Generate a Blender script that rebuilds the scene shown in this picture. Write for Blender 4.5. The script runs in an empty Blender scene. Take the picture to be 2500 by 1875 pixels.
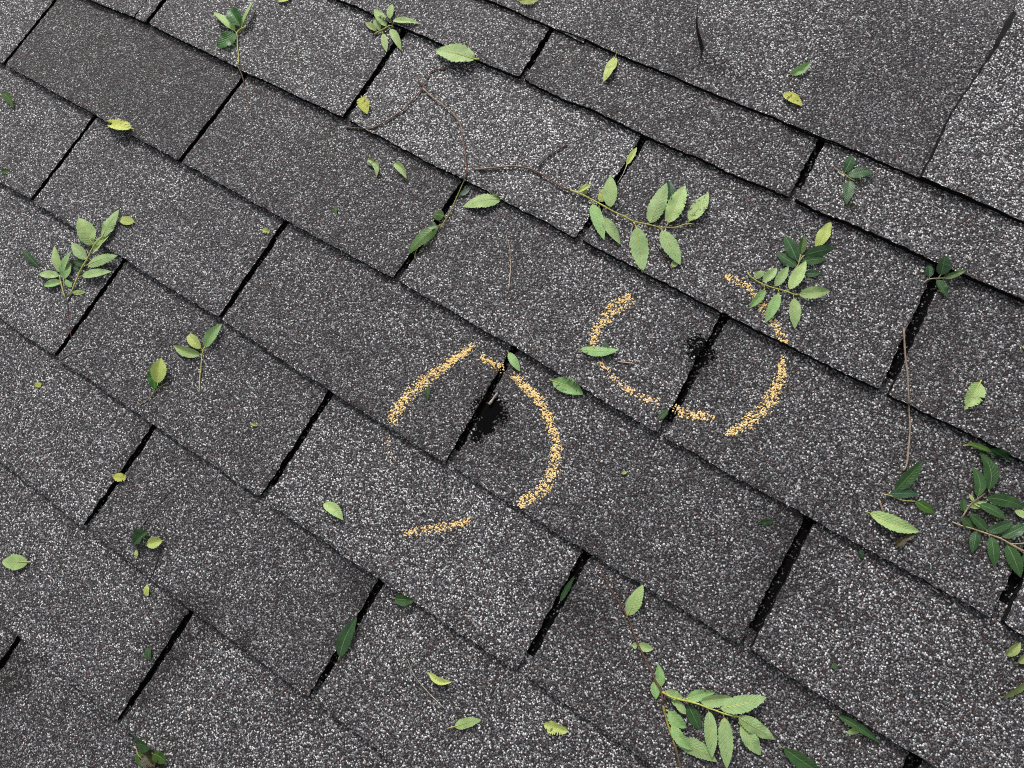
import bpy, bmesh, math, random
import numpy as np
from mathutils import Vector, Matrix

random.seed(7)
RNG = np.random.default_rng(11)
C = bpy.context.scene.collection
SC = bpy.context.scene

# ------------------------------------------------------------------ roof frame, camera, light
# Roof plane coordinates: u along the courses, v up the slope, z out of the roof (metres).
PITCH = math.radians(22)
ROOF_M = Matrix.Translation((0, 0, 3.2)) @ Matrix.Rotation(PITCH, 4, 'X')
CR = np.array([[0.84771171, 0.50749248, -0.15438989], [0.48385033, -0.85905194, -0.16708867], [-0.21742518, 0.06694142, -0.97377879]])
CP = np.array([0.667005, -0.455329, 0.577752])
FPX = 1468.65

cd = bpy.data.cameras.new('camera')
cam = bpy.data.objects.new('camera', cd)
C.objects.link(cam)
cd.sensor_width = 36
cd.lens = FPX / 2500 * 36
cd.clip_start = 0.02
cd.clip_end = 500
m = Matrix.Identity(4)
for k in range(3):
    m[k][0], m[k][1], m[k][2], m[k][3] = CR[0][k], -CR[1][k], -CR[2][k], CP[k]
cam.matrix_world = ROOF_M @ m
SC.camera = cam

W = bpy.data.worlds.new('World')
SC.world = W
W.use_nodes = True
nt = W.node_tree
bg = nt.nodes['Background']
sky = nt.nodes.new('ShaderNodeTexSky')
sky.sky_type = 'NISHITA'
sky.sun_disc = False
SUN_EL, SUN_AZ = math.radians(48), math.radians(-56)   # azimuth from +Y (up slope) towards +X
sky.sun_elevation = SUN_EL
sky.sun_rotation = SUN_AZ
sky.air_density = 1.0
sky.dust_density = 4.0
hs = nt.nodes.new('ShaderNodeHueSaturation')
hs.inputs['Saturation'].default_value = 0.22
nt.links.new(sky.outputs[0], hs.inputs['Color'])
nt.links.new(hs.outputs[0], bg.inputs['Color'])
bg.inputs['Strength'].default_value = 0.10
sd = bpy.data.lights.new('sun', 'SUN')
sd.energy = 1.9
sd.angle = math.radians(12)
sd.color = (1.0, 0.97, 0.93)
sun = bpy.data.objects.new('sun', sd)
C.objects.link(sun)
sdir = Vector((math.sin(SUN_AZ) * math.cos(SUN_EL), math.cos(SUN_AZ) * math.cos(SUN_EL), math.sin(SUN_EL)))
sun.rotation_euler = (-sdir).to_track_quat('-Z', 'Y').to_euler()
sun.location = (0, 0, 8)
SC.view_settings.view_transform = 'Standard'
SC.view_settings.look = 'None'
SC.view_settings.gamma = 1
SC.view_settings.use_curve_mapping = False
SC.view_settings.exposure = 0.45
SC.render.engine = 'CYCLES'
SC.cycles.use_denoising = False
SC.cycles.filter_width = 1.0
SC.cycles.max_bounces = 5
SC.cycles.sample_clamp_indirect = 4

# ------------------------------------------------------------------ courses
T = 0.0045                      # shingle thickness
EDGE = {                        # lower edge of each course, as (u, v) points: hand laid, not quite straight
    0: [(-3, 0.0), (3, 0.0)],
    1: [(-3, -.127), (.22, -.1275), (.377, -.1265), (.53, -.1285), (.68, -.128), (.83, -.1285), (1.2, -.128), (3, -.127)],
    2: [(-3, -.256), (-.24, -.262), (-.08, -.2535), (.07, -.2535), (.22, -.2515), (.38, -.2535), (.52, -.2555), (.68, -.2588), (.83, -.2585), (1.2, -.258), (3, -.257)],
    3: [(-3, -.384), (-.24, -.3835), (.07, -.3832), (.22, -.383), (.38, -.3818), (.52, -.3835), (.685, -.389), (.83, -.3885), (.99, -.387), (1.3, -.386), (3, -.386)],
    4: [(-3, -.513), (-.08, -.5105), (.22, -.5115), (.38, -.5145), (.525, -.515), (.68, -.5155), (.834, -.514), (.99, -.5145), (1.3, -.514), (3, -.514)],
    5: [(-3, -.642), (.07, -.6435), (.3, -.6435), (.53, -.642), (.68, -.6385), (.85, -.641), (1.3, -.642), (3, -.642)],
    6: [(-3, -.772), (.2, -.771), (.37, -.7715), (.53, -.7685), (.8, -.770), (3, -.771)],
}
for n_ in range(7, 12):
    EDGE[n_] = [(-3, -.1287 * n_ + .001), (.3, -.1287 * n_ + .0015), (1, -.1287 * n_), (3, -.1287 * n_)]
EU = {n: np.array([p[0] for p in L]) for n, L in EDGE.items()}
EV = {n: np.array([p[1] for p in L]) for n, L in EDGE.items()}
NC = 11


def edge(n, u):
    return np.interp(u, EU[n], EV[n])


# keyways: (u at the top, u at the bottom, width) per course; measured where the photo shows them
KEY = {1: [(.374, .378, .0075), (.679, .683, .0085)],
       2: [(-.081, -.0835, .0065), (.2214, .2216, .0075), (.5265, .523, .0085), (.828, .8345, .0110)],
       3: [(-.233, -.2365, .006), (.074, .0688, .0065), (.3825, .3753, .0085), (.6825, .6855, .0085), (.990, .9894, .012)],
       4: [(-.0768, -.0784, .006), (.2253, .2237, .0075), (.5215, .525, .008), (.8325, .8338, .0105)],
       5: [(.0733, .0715, .0065), (.3782, .3766, .008), (.6805, .681, .0095), (.9855, .987, .012)],
       6: [(.2231, .2213, .0075), (.5259, .5264, .0085), (.833, .834, .0095)],
       7: [(.3732, .3708, .0075), (.679, .68, .009)],
       8: [(.2212, .2212, .0075)]}
STEP = .3052
for nn in range(1, NC + 1):
    L = KEY.setdefault(nn, [(.3765 if nn % 2 else .2225,) * 2 + (.008,)])
    while L[0][0] > -1.5:
        L.insert(0, (L[0][0] - STEP + random.uniform(-.001, .001), L[0][1] - STEP, .0068))
    while L[-1][0] < 2.2:
        L.append((L[-1][0] + STEP, L[-1][1] + STEP + random.uniform(-.001, .001), .0095))
KEY[2] = sorted(KEY[2] + [(-.104, -.106, .0012)])

KMID = {n: np.array([(q[0] + q[1]) / 2 for q in L]) for n, L in KEY.items()}
TABLIFT = {n: np.array([[random.uniform(.0002, .0021), random.uniform(.0002, .0021)] for _ in L]) for n, L in KEY.items()}


def tab_lift(n, u, fr):
    """How far the shingle of course n at u curls up, growing towards its lower edge."""
    k = int(np.clip(np.searchsorted(KMID[n], u) - 1, 0, len(KMID[n]) - 2))
    g = (u - KMID[n][k]) / (KMID[n][k + 1] - KMID[n][k])
    a, b = TABLIFT[n][k]
    return (a + (b - a) * min(max(g, 0), 1)) * max(0, fr) ** 2


# ridge caps: left edge of each, the right hand one lapping over its left neighbour
CAP_V = -0.0605
PL = 0.085                      # where the cap starts to bend over the ridge
PR = 0.20                      # bend radius
TURN = 2 * PITCH


def cap_plane_z(v):
    return T * min(1, max(0, -v / .128)) + .0036 if v < 0 else .0036


def surf(u, v):
    """Height of the shingles' top surface at (u, v)."""
    if v > CAP_V:
        if v > PL:
            dv = min(v - PL, PR * math.sin(TURN))
            return .0045 - (PR - math.sqrt(max(PR * PR - dv * dv, 0)))
        return cap_plane_z(v) + .001
    for n in range(1, NC + 1):
        b = edge(n, u)
        if v >= b:
            a = edge(n - 1, u)
            fr = (a - v) / (a - b)
            return T * fr + tab_lift(n, u, fr)
    return 0.0


def un(x, y, lift=0.0):
    """Roof point whose height above the shingles is lift, from a measured photo position (2500 px wide)."""
    d = CR.T @ np.array([(x - 1250) / FPX, (y - 937.5) / FPX, 1.0])
    z = .002
    for _ in range(3):
        k = (z + lift - CP[2]) / d[2]
        p = CP + k * d
        z = surf(p[0], p[1])
    return Vector((p[0], p[1], z + lift))


# ------------------------------------------------------------------ materials
def new_mat(name):
    mt = bpy.data.materials.new(name)
    mt.use_nodes = True
    t = mt.node_tree
    return mt, t, t.nodes['Principled BSDF'], t.nodes, t.links


class NT:
    """Tiny helper for node maths."""
    def __init__(s, t):
        s.t, s.n, s.l = t, t.nodes, t.links

    def put(s, sock, v):
        if isinstance(v, bpy.types.NodeSocket):
            s.l.new(v, sock)
        elif isinstance(v, (tuple, list)) and len(v) == 3 and sock.type == 'RGBA':
            sock.default_value = (*v, 1)
        else:
            sock.default_value = v

    def m(s, op, a, b=0.0, c=None, clamp=False):
        x = s.n.new('ShaderNodeMath')
        x.operation = op
        x.use_clamp = clamp
        s.put(x.inputs[0], a)
        s.put(x.inputs[1], b)
        if c is not None:
            s.put(x.inputs[2], c)
        return x.outputs[0]

    def mix(s, f, a, b, mode='MIX'):
        x = s.n.new('ShaderNodeMix')
        x.data_type = 'RGBA'
        x.blend_type = mode
        x.clamp_factor = True
        s.put(x.inputs[0], f)
        s.put(x.inputs[6], a)
        s.put(x.inputs[7], b)
        return x.outputs[2]

    def rng(s, v, a, b, c=0.0, d=1.0, smooth=False):
        x = s.n.new('ShaderNodeMapRange')
        x.clamp = True
        if smooth:
            x.interpolation_type = 'SMOOTHSTEP'
        for k, q in enumerate((v, a, b, c, d)):
            s.put(x.inputs[k], q)
        return x.outputs[0]

    def noise(s, vec, scale, detail=2.0, rough=.5):
        x = s.n.new('ShaderNodeTexNoise')
        s.put(x.inputs['Vector'], vec)
        x.inputs['Scale'].default_value = scale
        x.inputs['Detail'].default_value = detail
        x.inputs['Roughness'].default_value = rough
        return x

    def vor(s, vec, scale, rand=1.0, feature='F1'):
        x = s.n.new('ShaderNodeTexVoronoi')
        x.feature = feature
        s.put(x.inputs['Vector'], vec)
        x.inputs['Scale'].default_value = scale
        x.inputs['Randomness'].default_value = rand
        return x

    def ramp(s, v, stops, interp='CONSTANT'):
        x = s.n.new('ShaderNodeValToRGB')
        x.color_ramp.interpolation = interp
        e = x.color_ramp.elements
        while len(e) < len(stops):
            e.new(0.5)
        for k, (p, c) in enumerate(stops):
            e[k].position = p
            e[k].color = (*c, 1) if len(c) == 3 else c
        s.put(x.inputs[0], v)
        return x.outputs[0]

    def sep(s, v):
        x = s.n.new('ShaderNodeSeparateXYZ')
        s.put(x.inputs[0], v)
        return x.outputs

    def bump(s, h, strength, dist, normal=None):
        x = s.n.new('ShaderNodeBump')
        s.put(x.inputs['Height'], h)
        x.inputs['Strength'].default_value = strength
        x.inputs['Distance'].default_value = dist
        if normal is not None:
            s.l.new(normal, x.inputs['Normal'])
        return x.outputs[0]


roof = bpy.data.objects.new('roof', None)
C.objects.link(roof)
roof.matrix_world = ROOF_M
roof['kind'] = 'structure'
roof['category'] = 'roof'
roof['label'] = 'weathered grey granulated asphalt shingle roof rising to a capped ridge'

BARE_DIRT_SHADE = [(1196, 1004, .0185, 1.0), (1183, 1037, .012, 1.0), (1166, 1064, .008, .9), (1712, 862, .014, .78), (1694, 838, .009, .75), (1715, 900, .016, .5),
        (1300, 1335, .012, .35), (2012, 1480, .02, .30), (1830, 1560, .018, .30), (470, 1515, .034, .60), (400, 1600, .030, .55), (20, 1640, .034, .6), (500, 1520, .02, .5), (345, 1690, .02, .5), (600, 1560, .015, .4), (880, 1440, .02, .45), (1380, 1450, .024, .5), (1910, 1400, .024, .45), (1930, 1290, .02, .5), (1440, 1340, .016, .5),
        (360, 1720, .018, .33), (2310, 990, .01, .3), (1975, 815, .012, .25), (1470, 1490, .022, .3), (340, 1045, .016, .35), (2000, 1330, .016, .3),
        (2380, 1530, .02, .25), (1712, 105, .012, .5), (2235, 440, .012, .4)]  # spot left of the cap slit: dark shading put into the colour


def granule_material(name, bare_all=0.0):
    mt, t, bsdf, n, l = new_mat(name)
    N = NT(t)
    tc = n.new('ShaderNodeTexCoord')
    tc.object = roof
    P = tc.outputs['Object']
    oi = n.new('ShaderNodeObjectInfo')
    oc = N.sep(oi.outputs['Color'])
    # warp the lattice slightly, so that the granules vary in size
    wn = N.noise(P, 260, 1)
    wv = n.new('ShaderNodeVectorMath')
    wv.operation = 'MULTIPLY_ADD'
    l.new(wn.outputs['Color'], wv.inputs[0])
    wv.inputs[1].default_value = (.0016, .0016, .0016)
    l.new(P, wv.inputs[2])
    V = N.vor(wv.outputs[0], GR_SCALE)
    cell = N.sep(V.outputs['Color'])
    V2 = N.vor(wv.outputs[0], GR_SCALE * 1.9)
    cell2 = N.sep(V2.outputs['Color'])
    big = N.noise(P, 9, 3, .6).outputs['Fac']
    mid = N.noise(P, 55, 2, .6).outputs['Fac']
    shift = N.m('ADD', N.m('MULTIPLY', N.m('SUBTRACT', big, .5), .26), N.m('MULTIPLY', N.m('SUBTRACT', mid, .5), .20))
    shift = N.m('ADD', shift, N.m('MULTIPLY', N.m('SUBTRACT', oc[0], .5), .5))
    val = N.m('ADD', cell[0], shift, clamp=True)
    col = N.ramp(val, [(0, (.026, .0240, .0250)), (.17, (.062, .0565, .0595)), (.38, (.112, .103, .108)), (.56, (.172, .160, .166)),
                       (.70, (.270, .258, .264)), (.83, (.46, .45, .455)), (.925, (.76, .755, .745))])
    # rusty and bluish granules
    redm = N.m('MULTIPLY', N.m('GREATER_THAN', cell[1], N.m('SUBTRACT', .955, N.m('MULTIPLY', oc[2], .22))), N.m('LESS_THAN', val, .80))
    col = N.mix(redm, col, (.062, .026, .024))
    blm = N.m('MULTIPLY', N.m('LESS_THAN', cell[1], .22), N.m('LESS_THAN', val, .9))
    col = N.mix(N.m('MULTIPLY', blm, .75), col, N.mix(1.0, col, (.86, 1.02, 1.14), 'MULTIPLY'))
    # fine dark crumbs filling the gaps
    gap = N.rng(V.outputs['Distance'], .38, .70, .0, 1.0, True)
    fine = N.ramp(cell2[0], [(0, (.012, .0115, .012)), (.5, (.036, .034, .035)), (.82, (.12, .116, .118)), (.95, (.34, .34, .34))])
    col = N.mix(gap, col, fine)
    # brightness of the single shingle, uneven weathering
    wea = N.noise(P, 22, 4, .65).outputs['Fac']
    br = N.m('MULTIPLY', N.m('MULTIPLY', oc[1], 2.0), N.rng(wea, .3, .7, .82, 1.14))
    gx = n.new('ShaderNodeCombineColor')
    for k in range(3):
        l.new(br, gx.inputs[k])
    col = N.mix(1.0, col, gx.outputs[0], 'MULTIPLY')
    # worn places: granules gone, the black mat shows; weak spots: dirt and painted slit shading
    ps = N.sep(P)
    worn = dirt_shade = None
    edgen = N.m('MULTIPLY', N.m('SUBTRACT', N.noise(P, 130, 3, .7).outputs['Fac'], .5), .9)
    for (x, y, r, s) in BARE_DIRT_SHADE:
        p = un(x, y)
        dx = N.m('SUBTRACT', ps[0], p[0])
        dy = N.m('SUBTRACT', ps[1], p[1])
        dist = N.m('DIVIDE', N.m('SQRT', N.m('ADD', N.m('MULTIPLY', dx, dx), N.m('MULTIPLY', dy, dy))), r)
        k = N.m('MULTIPLY', N.rng(N.m('ADD', dist, edgen), .45, 1.25, 1.0, 0.0, True), s)
        if s > .7:
            worn = k if worn is None else N.m('MAXIMUM', worn, k)
        else:
            dirt_shade = k if dirt_shade is None else N.m('MAXIMUM', dirt_shade, k)
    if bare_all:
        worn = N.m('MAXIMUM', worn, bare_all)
    dg = N.m('MULTIPLY', dirt_shade, N.rng(N.noise(P, 300, 2).outputs['Fac'], .3, .6, .5, 1.35), clamp=True)
    col = N.mix(dg, col, N.mix(1.0, col, (.17, .15, .14), 'MULTIPLY'))
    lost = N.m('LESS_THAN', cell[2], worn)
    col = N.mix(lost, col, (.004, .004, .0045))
    l.new(N.m('SUBTRACT', .35, N.m('MULTIPLY', lost, .33)), bsdf.inputs['Specular IOR Level'])
    l.new(N.m('ADD', .72, N.m('MULTIPLY', lost, .2)), bsdf.inputs['Roughness'])
    l.new(col, bsdf.inputs['Base Color'])
    h = N.m('MULTIPLY', N.m('SUBTRACT', 1.0, V.outputs['Distance']), N.m('ADD', .55, N.m('MULTIPLY', cell[2], .7)))
    h = N.m('MULTIPLY', h, N.m('SUBTRACT', 1.0, N.m('MULTIPLY', lost, .75)))
    b0 = N.bump(N.noise(P, 30, 3, .55).outputs['Fac'], .35, .006)
    l.new(N.bump(h, .75, .0011, b0), bsdf.inputs['Normal'])
    return mt


GR_SCALE = 640
M_GRAN = granule_material('mineral_granules')
M_KEY = granule_material('bare_shaded_keyway', .87)  # bared asphalt; slot shade is also put into this near-black colour

M_EDGE, t, bsdf, n, l = new_mat('cut_asphalt_edge')
N = NT(t)
tc = n.new('ShaderNodeTexCoord')
tc.object = roof
q = N.noise(tc.outputs['Object'], 700, 2).outputs['Fac']
l.new(N.ramp(q, [(0, (.004, .004, .0045)), (.62, (.006, .006, .0065)), (.74, (.03, .03, .03))], 'LINEAR'), bsdf.inputs['Base Color'])
bsdf.inputs['Roughness'].default_value = .8
bsdf.inputs['Specular IOR Level'].default_value = .15
l.new(N.bump(q, .6, .001), bsdf.inputs['Normal'])


def leaf_material():
    mt, t, bsdf, n, l = new_mat('leaf_blade')
    N = NT(t)
    uv = n.new('ShaderNodeUVMap')
    uv.uv_map = 'leaf'
    q = N.sep(uv.outputs[0])
    tt = q[0]
    s = N.m('ABSOLUTE', N.m('SUBTRACT', N.m('MULTIPLY', q[1], 2), 1))
    oi = n.new('ShaderNodeObjectInfo')
    oc = oi.outputs['Color']
    tc = n.new('ShaderNodeTexCoord')
    O = tc.outputs['Object']
    nz = N.noise(O, 170, 3, .6).outputs['Fac']
    nz2 = N.noise(O, 60, 2).outputs['Fac']
    mid = N.rng(s, N.m('MULTIPLY_ADD', tt, -.03, .045), N.m('MULTIPLY_ADD', tt, -.05, .10), 1.0, 0.0, True)
    fr = N.m('FRACT', N.m('ADD', N.m('MULTIPLY_ADD', s, -1.9, N.m('MULTIPLY', tt, 11.0)), N.m('MULTIPLY', nz2, .5)))
    vein = N.m('MULTIPLY', N.rng(N.m('ABSOLUTE', N.m('SUBTRACT', fr, .5)), .0, .20, 1.0, 0.0, True), N.rng(s, .8, 1.0, 1.0, .2))
    geo = n.new('ShaderNodeNewGeometry')
    back = geo.outputs['Backfacing']
    under = N.mix(N.rng(nz, .3, .75), (.285, .440, .165), (.395, .545, .245))
    under = N.mix(N.m('MULTIPLY', vein, .38), under, (.40, .52, .27))
    under = N.mix(mid, under, (.50, .58, .25))
    top = N.mix(N.rng(nz, .3, .75), (.022, .068, .020), (.040, .105, .030))
    top = N.mix(N.m('MULTIPLY', vein, .17), top, (.055, .125, .045))
    top = N.mix(N.m('MULTIPLY', mid, .75), top, (.14, .24, .08))
    col = N.mix(back, top, under)
    col = N.mix(1.0, col, oc, 'MULTIPLY')
    # brown bruises, as much as the leaf's own damage value says
    br = N.noise(O, 210, 2, .6).outputs['Fac']
    dm = N.rng(N.m('ADD', br, N.m('MULTIPLY', N.m('SUBTRACT', 1.0, oi.outputs['Alpha']), .34)), .70, .80, 0, .85, True)
    col = N.mix(dm, col, (.085, .062, .022))
    l.new(col, bsdf.inputs['Base Color'])
    l.new(N.m('MULTIPLY_ADD', back, .22, .40), bsdf.inputs['Roughness'])
    bsdf.inputs['Specular IOR Level'].default_value = .42
    hgt = N.m('ADD', N.m('MULTIPLY', vein, .45), N.m('ADD', mid, N.m('MULTIPLY', nz, .5)))
    l.new(N.bump(hgt, .38, .0011), bsdf.inputs['Normal'])
    tr = n.new('ShaderNodeBsdfTranslucent')
    l.new(N.mix(1.0, col, (.9, 1.0, .45), 'MULTIPLY'), tr.inputs['Color'])
    ms = n.new('ShaderNodeMixShader')
    ms.inputs[0].default_value = .16
    l.new(bsdf.outputs[0], ms.inputs[1])
    l.new(tr.outputs[0], ms.inputs[2])
    l.new(ms.outputs[0], n['Material Output'].inputs['Surface'])
    return mt


M_LEAF = leaf_material()


def bark_material():
    mt, t, bsdf, n, l = new_mat('twig_bark')
    N = NT(t)
    a = n.new('ShaderNodeAttribute')
    a.attribute_name = 'tone'
    tc = n.new('ShaderNodeTexCoord')
    nz = N.noise(tc.outputs['Object'], 420, 3, .7).outputs['Fac']
    col = N.mix(1.0, a.outputs['Color'], N.ramp(nz, [(.25, (.55, .53, .5)), (.75, (1.35, 1.35, 1.35))], 'LINEAR'), 'MULTIPLY')
    l.new(col, bsdf.inputs['Base Color'])
    bsdf.inputs['Roughness'].default_value = .62
    bsdf.inputs['Specular IOR Level'].default_value = .3
    l.new(N.bump(nz, .5, .0008), bsdf.inputs['Normal'])
    return mt


M_BARK = bark_material()

M_CHALK, t, bsdf, n, l = new_mat('yellow_lumber_chalk')
N = NT(t)
tc = n.new('ShaderNodeTexCoord')
tc.object = roof
q = N.noise(tc.outputs['Object'], 420, 2).outputs['Fac']
oi = n.new('ShaderNodeObjectInfo')
l.new(N.mix(1.0, N.ramp(q, [(.3, (.88, .55, .20)), (.5, (.96, .70, .31)), (.7, (.98, .82, .50))], 'LINEAR'), oi.outputs['Color'], 'MULTIPLY'), bsdf.inputs['Base Color'])
bsdf.inputs['Roughness'].default_value = .95
bsdf.inputs['Specular IOR Level'].default_value = .1

M_GROUND, t, bsdf, n, l = new_mat('lawn_ground')
N = NT(t)
tc = n.new('ShaderNodeTexCoord')
q = N.noise(tc.outputs['Object'], 3, 6, .7).outputs['Fac']
l.new(N.ramp(q, [(.3, (.03, .05, .018)), (.7, (.07, .10, .035))], 'LINEAR'), bsdf.inputs['Base Color'])
bsdf.inputs['Roughness'].default_value = .95


# ------------------------------------------------------------------ mesh helpers
def make(name, verts, faces, mats, parent=None, fmat=None, smooth=False, uvs=None, tones=None):
    me = bpy.data.meshes.new(name)
    me.from_pydata([tuple(v) for v in verts], [], faces)
    for mt in mats:
        me.materials.append(mt)
    if fmat is not None:
        me.polygons.foreach_set('material_index', fmat)
    if smooth:
        me.polygons.foreach_set('use_smooth', [True] * len(me.polygons))
    if uvs is not None:
        ul = me.uv_layers.new(name='leaf')
        for lp in me.loops:
            ul.data[lp.index].uv = uvs[lp.vertex_index]
    if tones is not None:
        ca = me.color_attributes.new('tone', 'FLOAT_COLOR', 'POINT')
        for k, c in enumerate(tones):
            ca.data[k].color = (*c, 1)
    me.update()
    o = bpy.data.objects.new(name, me)
    C.objects.link(o)
    if parent is not None:
        o.parent = parent
    return o


def tag(o, label, cat, group=None):
    o['label'] = label
    o['category'] = cat
    if group:
        o['group'] = group
    return o


def thing(name, at, label, cat, group=None):
    o = bpy.data.objects.new(name, None)
    C.objects.link(o)
    o.empty_display_size = .01
    o.matrix_world = ROOF_M @ Matrix.Translation(at)
    return tag(o, label, cat, group)


# ------------------------------------------------------------------ the setting
g = make('ground', [(-300, -300, 0), (300, -300, 0), (300, 300, 0), (-300, 300, 0)], [(0, 1, 2, 3)], [M_GROUND])
g['kind'] = 'structure'

# deck: a solid folded board under the shingles, both slopes
cs, sn = math.cos(TURN), math.sin(TURN)
prof = [(-1.45, -.012), (PL + .02, -.012), (PL + PR * math.sin(PITCH), -.012 - PR * (1 - math.cos(PITCH))), (PL + PR * math.sin(TURN), -.012 - PR * (1 - math.cos(TURN)))]
prof.append((prof[-1][0] + 1.4 * cs, prof[-1][1] - 1.4 * sn))
NP = len(prof)
low = [(p[0], p[1] - .02) for p in prof]
vs, fs = [], []
for u in (-1.7, 2.4):
    vs += [(u, *p) for p in prof] + [(u, *p) for p in low]
for k in range(NP - 1):
    fs.append((k, 2 * NP + k, 2 * NP + k + 1, k + 1))
    fs.append((NP + k, NP + k + 1, 3 * NP + k + 1, 3 * NP + k))
    fs.append((k, k + 1, NP + k + 1, NP + k))
    fs.append((2 * NP + k, 3 * NP + k, 3 * NP + k + 1, 2 * NP + k + 1))
fs += [(0, NP, 3 * NP, 2 * NP), (NP - 1, 3 * NP - 1, 4 * NP - 1, 2 * NP - 1)]
make('roof_deck', vs, fs, [M_EDGE], roof)

# per shingle look: whiteness, brightness, rust; the photo's odd ones by (course, left keyway rounded)
LOOK = {(3, .07): (.46, .44, .55), (3, -.23): (.40, .40, .95), (3, .38): (.50, .50, .3), (2, .22): (.66, .56, .15), (2, -.08): (.56, .53, .3),
        (2, .53): (.52, .48, .4), (1, .38): (.50, .44, .45), (1, .68): (.56, .50, .5), (4, -.08): (.47, .52, .1), (4, .23): (.47, .46, .4),
        (5, .38): (.60, .50, .3), (4, -.38): (.52, .52, .2), (5, -.23): (.58, .55, .2), (4, .52): (.44, .45, .4), (3, .68): (.46, .46, .4), (2, .83): (.45, .46, .5),
        (5, .07): (.48, .47, .3), (6, .22): (.46, .46, .3), (5, .68): (.50, .46, .55), (4, .83): (.52, .50, .5), (3, .99): (.56, .52, .3),
        (6, -.08): (.56, .52, .25), (7, .07): (.54, .52, .3), (6, .53): (.54, .5, .4), (7, .37): (.56, .5, .35)}


def jag(k, amp):
    return amp * (RNG.random(k) - .5) * 2


def smooth_noise(k, amp, step):
    x = np.arange(k)
    c = RNG.normal(0, 1, k // step + 3)
    return amp * np.interp(x / step, np.arange(len(c)), c)


def shingle(n, left, right):
    """One tab: a thin slab with a ragged cut edge, its lower edge riding on the course below."""
    w = (left[0] + right[0]) / 2
    near = -.45 < w < 1.25 and n <= 8
    NU = int(max(4, round((right[0] - left[0]) / (.003 if near else .012))))
    NV = 42 if near else 6
    low_j = jag(NU + 1, .0007) + smooth_noise(NU + 1, .0005, 9)
    lj = jag(NV + 1, .0008) + smooth_noise(NV + 1, .0003, 4)
    rj = jag(NV + 1, .0008) + smooth_noise(NV + 1, .0003, 4)
    lower, upper = [], []
    for i in range(NV + 1):
        f = i / NV                      # 0 at the lower edge
        for j in range(NU + 1):
            gx = j / NU
            ul = left[1] + (left[0] - left[1]) * f + left[2] * .43
            ur = right[1] + (right[0] - right[1]) * f - right[2] * .43
            u = ul + (ur - ul) * gx + (lj[i] * max(0, 1 - gx * NU) + rj[i] * max(0, 1 - (1 - gx) * NU))
            b, a = edge(n, u), edge(n - 1, u)
            top = a + .016
            if n == 1:
                top = .002
            v = b + (top - b) * f
            # rounded cut corners
            dc = min(gx, 1 - gx) * (ur - ul)
            if dc < .004 and f < .02:
                v += .0012 * (1 - dc / .004)
            fr = (a - v) / (a - b)
            z = T * fr + tab_lift(n, (left[0] + left[1]) / 2 + .001 + ((right[0] + right[1]) / 2 - (left[0] + left[1]) / 2 - .002) * gx, fr)
            if f == 0:
                v += low_j[j]
                z -= .0005
            if j in (0, NU):
                z -= .0004
            upper.append((u, v, z))
            lower.append((u, v, T * fr - T + .0003))
    K = NU + 1
    nv = len(upper)
    faces, fm = [], []
    for i in range(NV):
        for j in range(NU):
            faces.append((i * K + j, i * K + j + 1, (i + 1) * K + j + 1, (i + 1) * K + j))
            fm.append(0)
    rim = list(range(K)) + [i * K + NU for i in range(1, NV + 1)] + [NV * K + j for j in range(NU - 1, -1, -1)] + [i * K for i in range(NV - 1, 0, -1)]
    verts = upper + [lower[k] for k in rim]
    R_ = len(rim)
    for a in range(R_):
        b = (a + 1) % R_
        faces.append((rim[a], nv + a, nv + b, rim[b]))
        fm.append(1)
    faces.append(tuple(nv + a for a in reversed(range(R_))))
    fm.append(1)
    o = make('shingle', verts, faces, [M_GRAN, M_EDGE], roof, fm)
    key = (n, round((left[0] + left[1]) / 2, 2))
    look = None
    for (cn, cu), val in LOOK.items():
        if cn == n and abs(cu - (left[0] + left[1]) / 2) < .04:
            look = val
    if look is None:
        look = (RNG.uniform(.44, .58), RNG.uniform(.45, .53), RNG.uniform(.15, .5))
    o.color = (*look, 1)
    return o


for n in range(1, NC + 1):
    L = KEY[n]
    for a, b in zip(L[:-1], L[1:]):
        shingle(n, a, b)
    # the unexposed upper part of the next shingle, seen at the bottom of the keyways
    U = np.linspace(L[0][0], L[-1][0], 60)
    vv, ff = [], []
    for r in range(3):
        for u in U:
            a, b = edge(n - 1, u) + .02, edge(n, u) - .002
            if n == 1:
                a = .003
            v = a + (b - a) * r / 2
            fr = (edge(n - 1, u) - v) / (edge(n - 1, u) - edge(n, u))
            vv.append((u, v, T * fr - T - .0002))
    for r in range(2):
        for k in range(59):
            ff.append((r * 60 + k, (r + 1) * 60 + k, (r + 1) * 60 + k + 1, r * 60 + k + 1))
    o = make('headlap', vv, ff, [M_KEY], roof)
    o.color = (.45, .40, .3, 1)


# ridge caps
def cap_profile(s):
    """Point (v, z) and normal at arc length s up from the cap's lower edge."""
    flat = PL - CAP_V
    if s < flat:
        v = CAP_V + s
        z = cap_plane_z(v)
        return v, z, 0.0, 1.0
    al = (s - flat) / PR
    if al < TURN:
        return PL + PR * math.sin(al), .0036 - PR * (1 - math.cos(al)), math.sin(al), math.cos(al)
    e = s - flat - PR * TURN
    return PL + PR * math.sin(TURN) + e * cs, .0036 - PR * (1 - math.cos(TURN)) - e * sn, sn, cs


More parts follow.
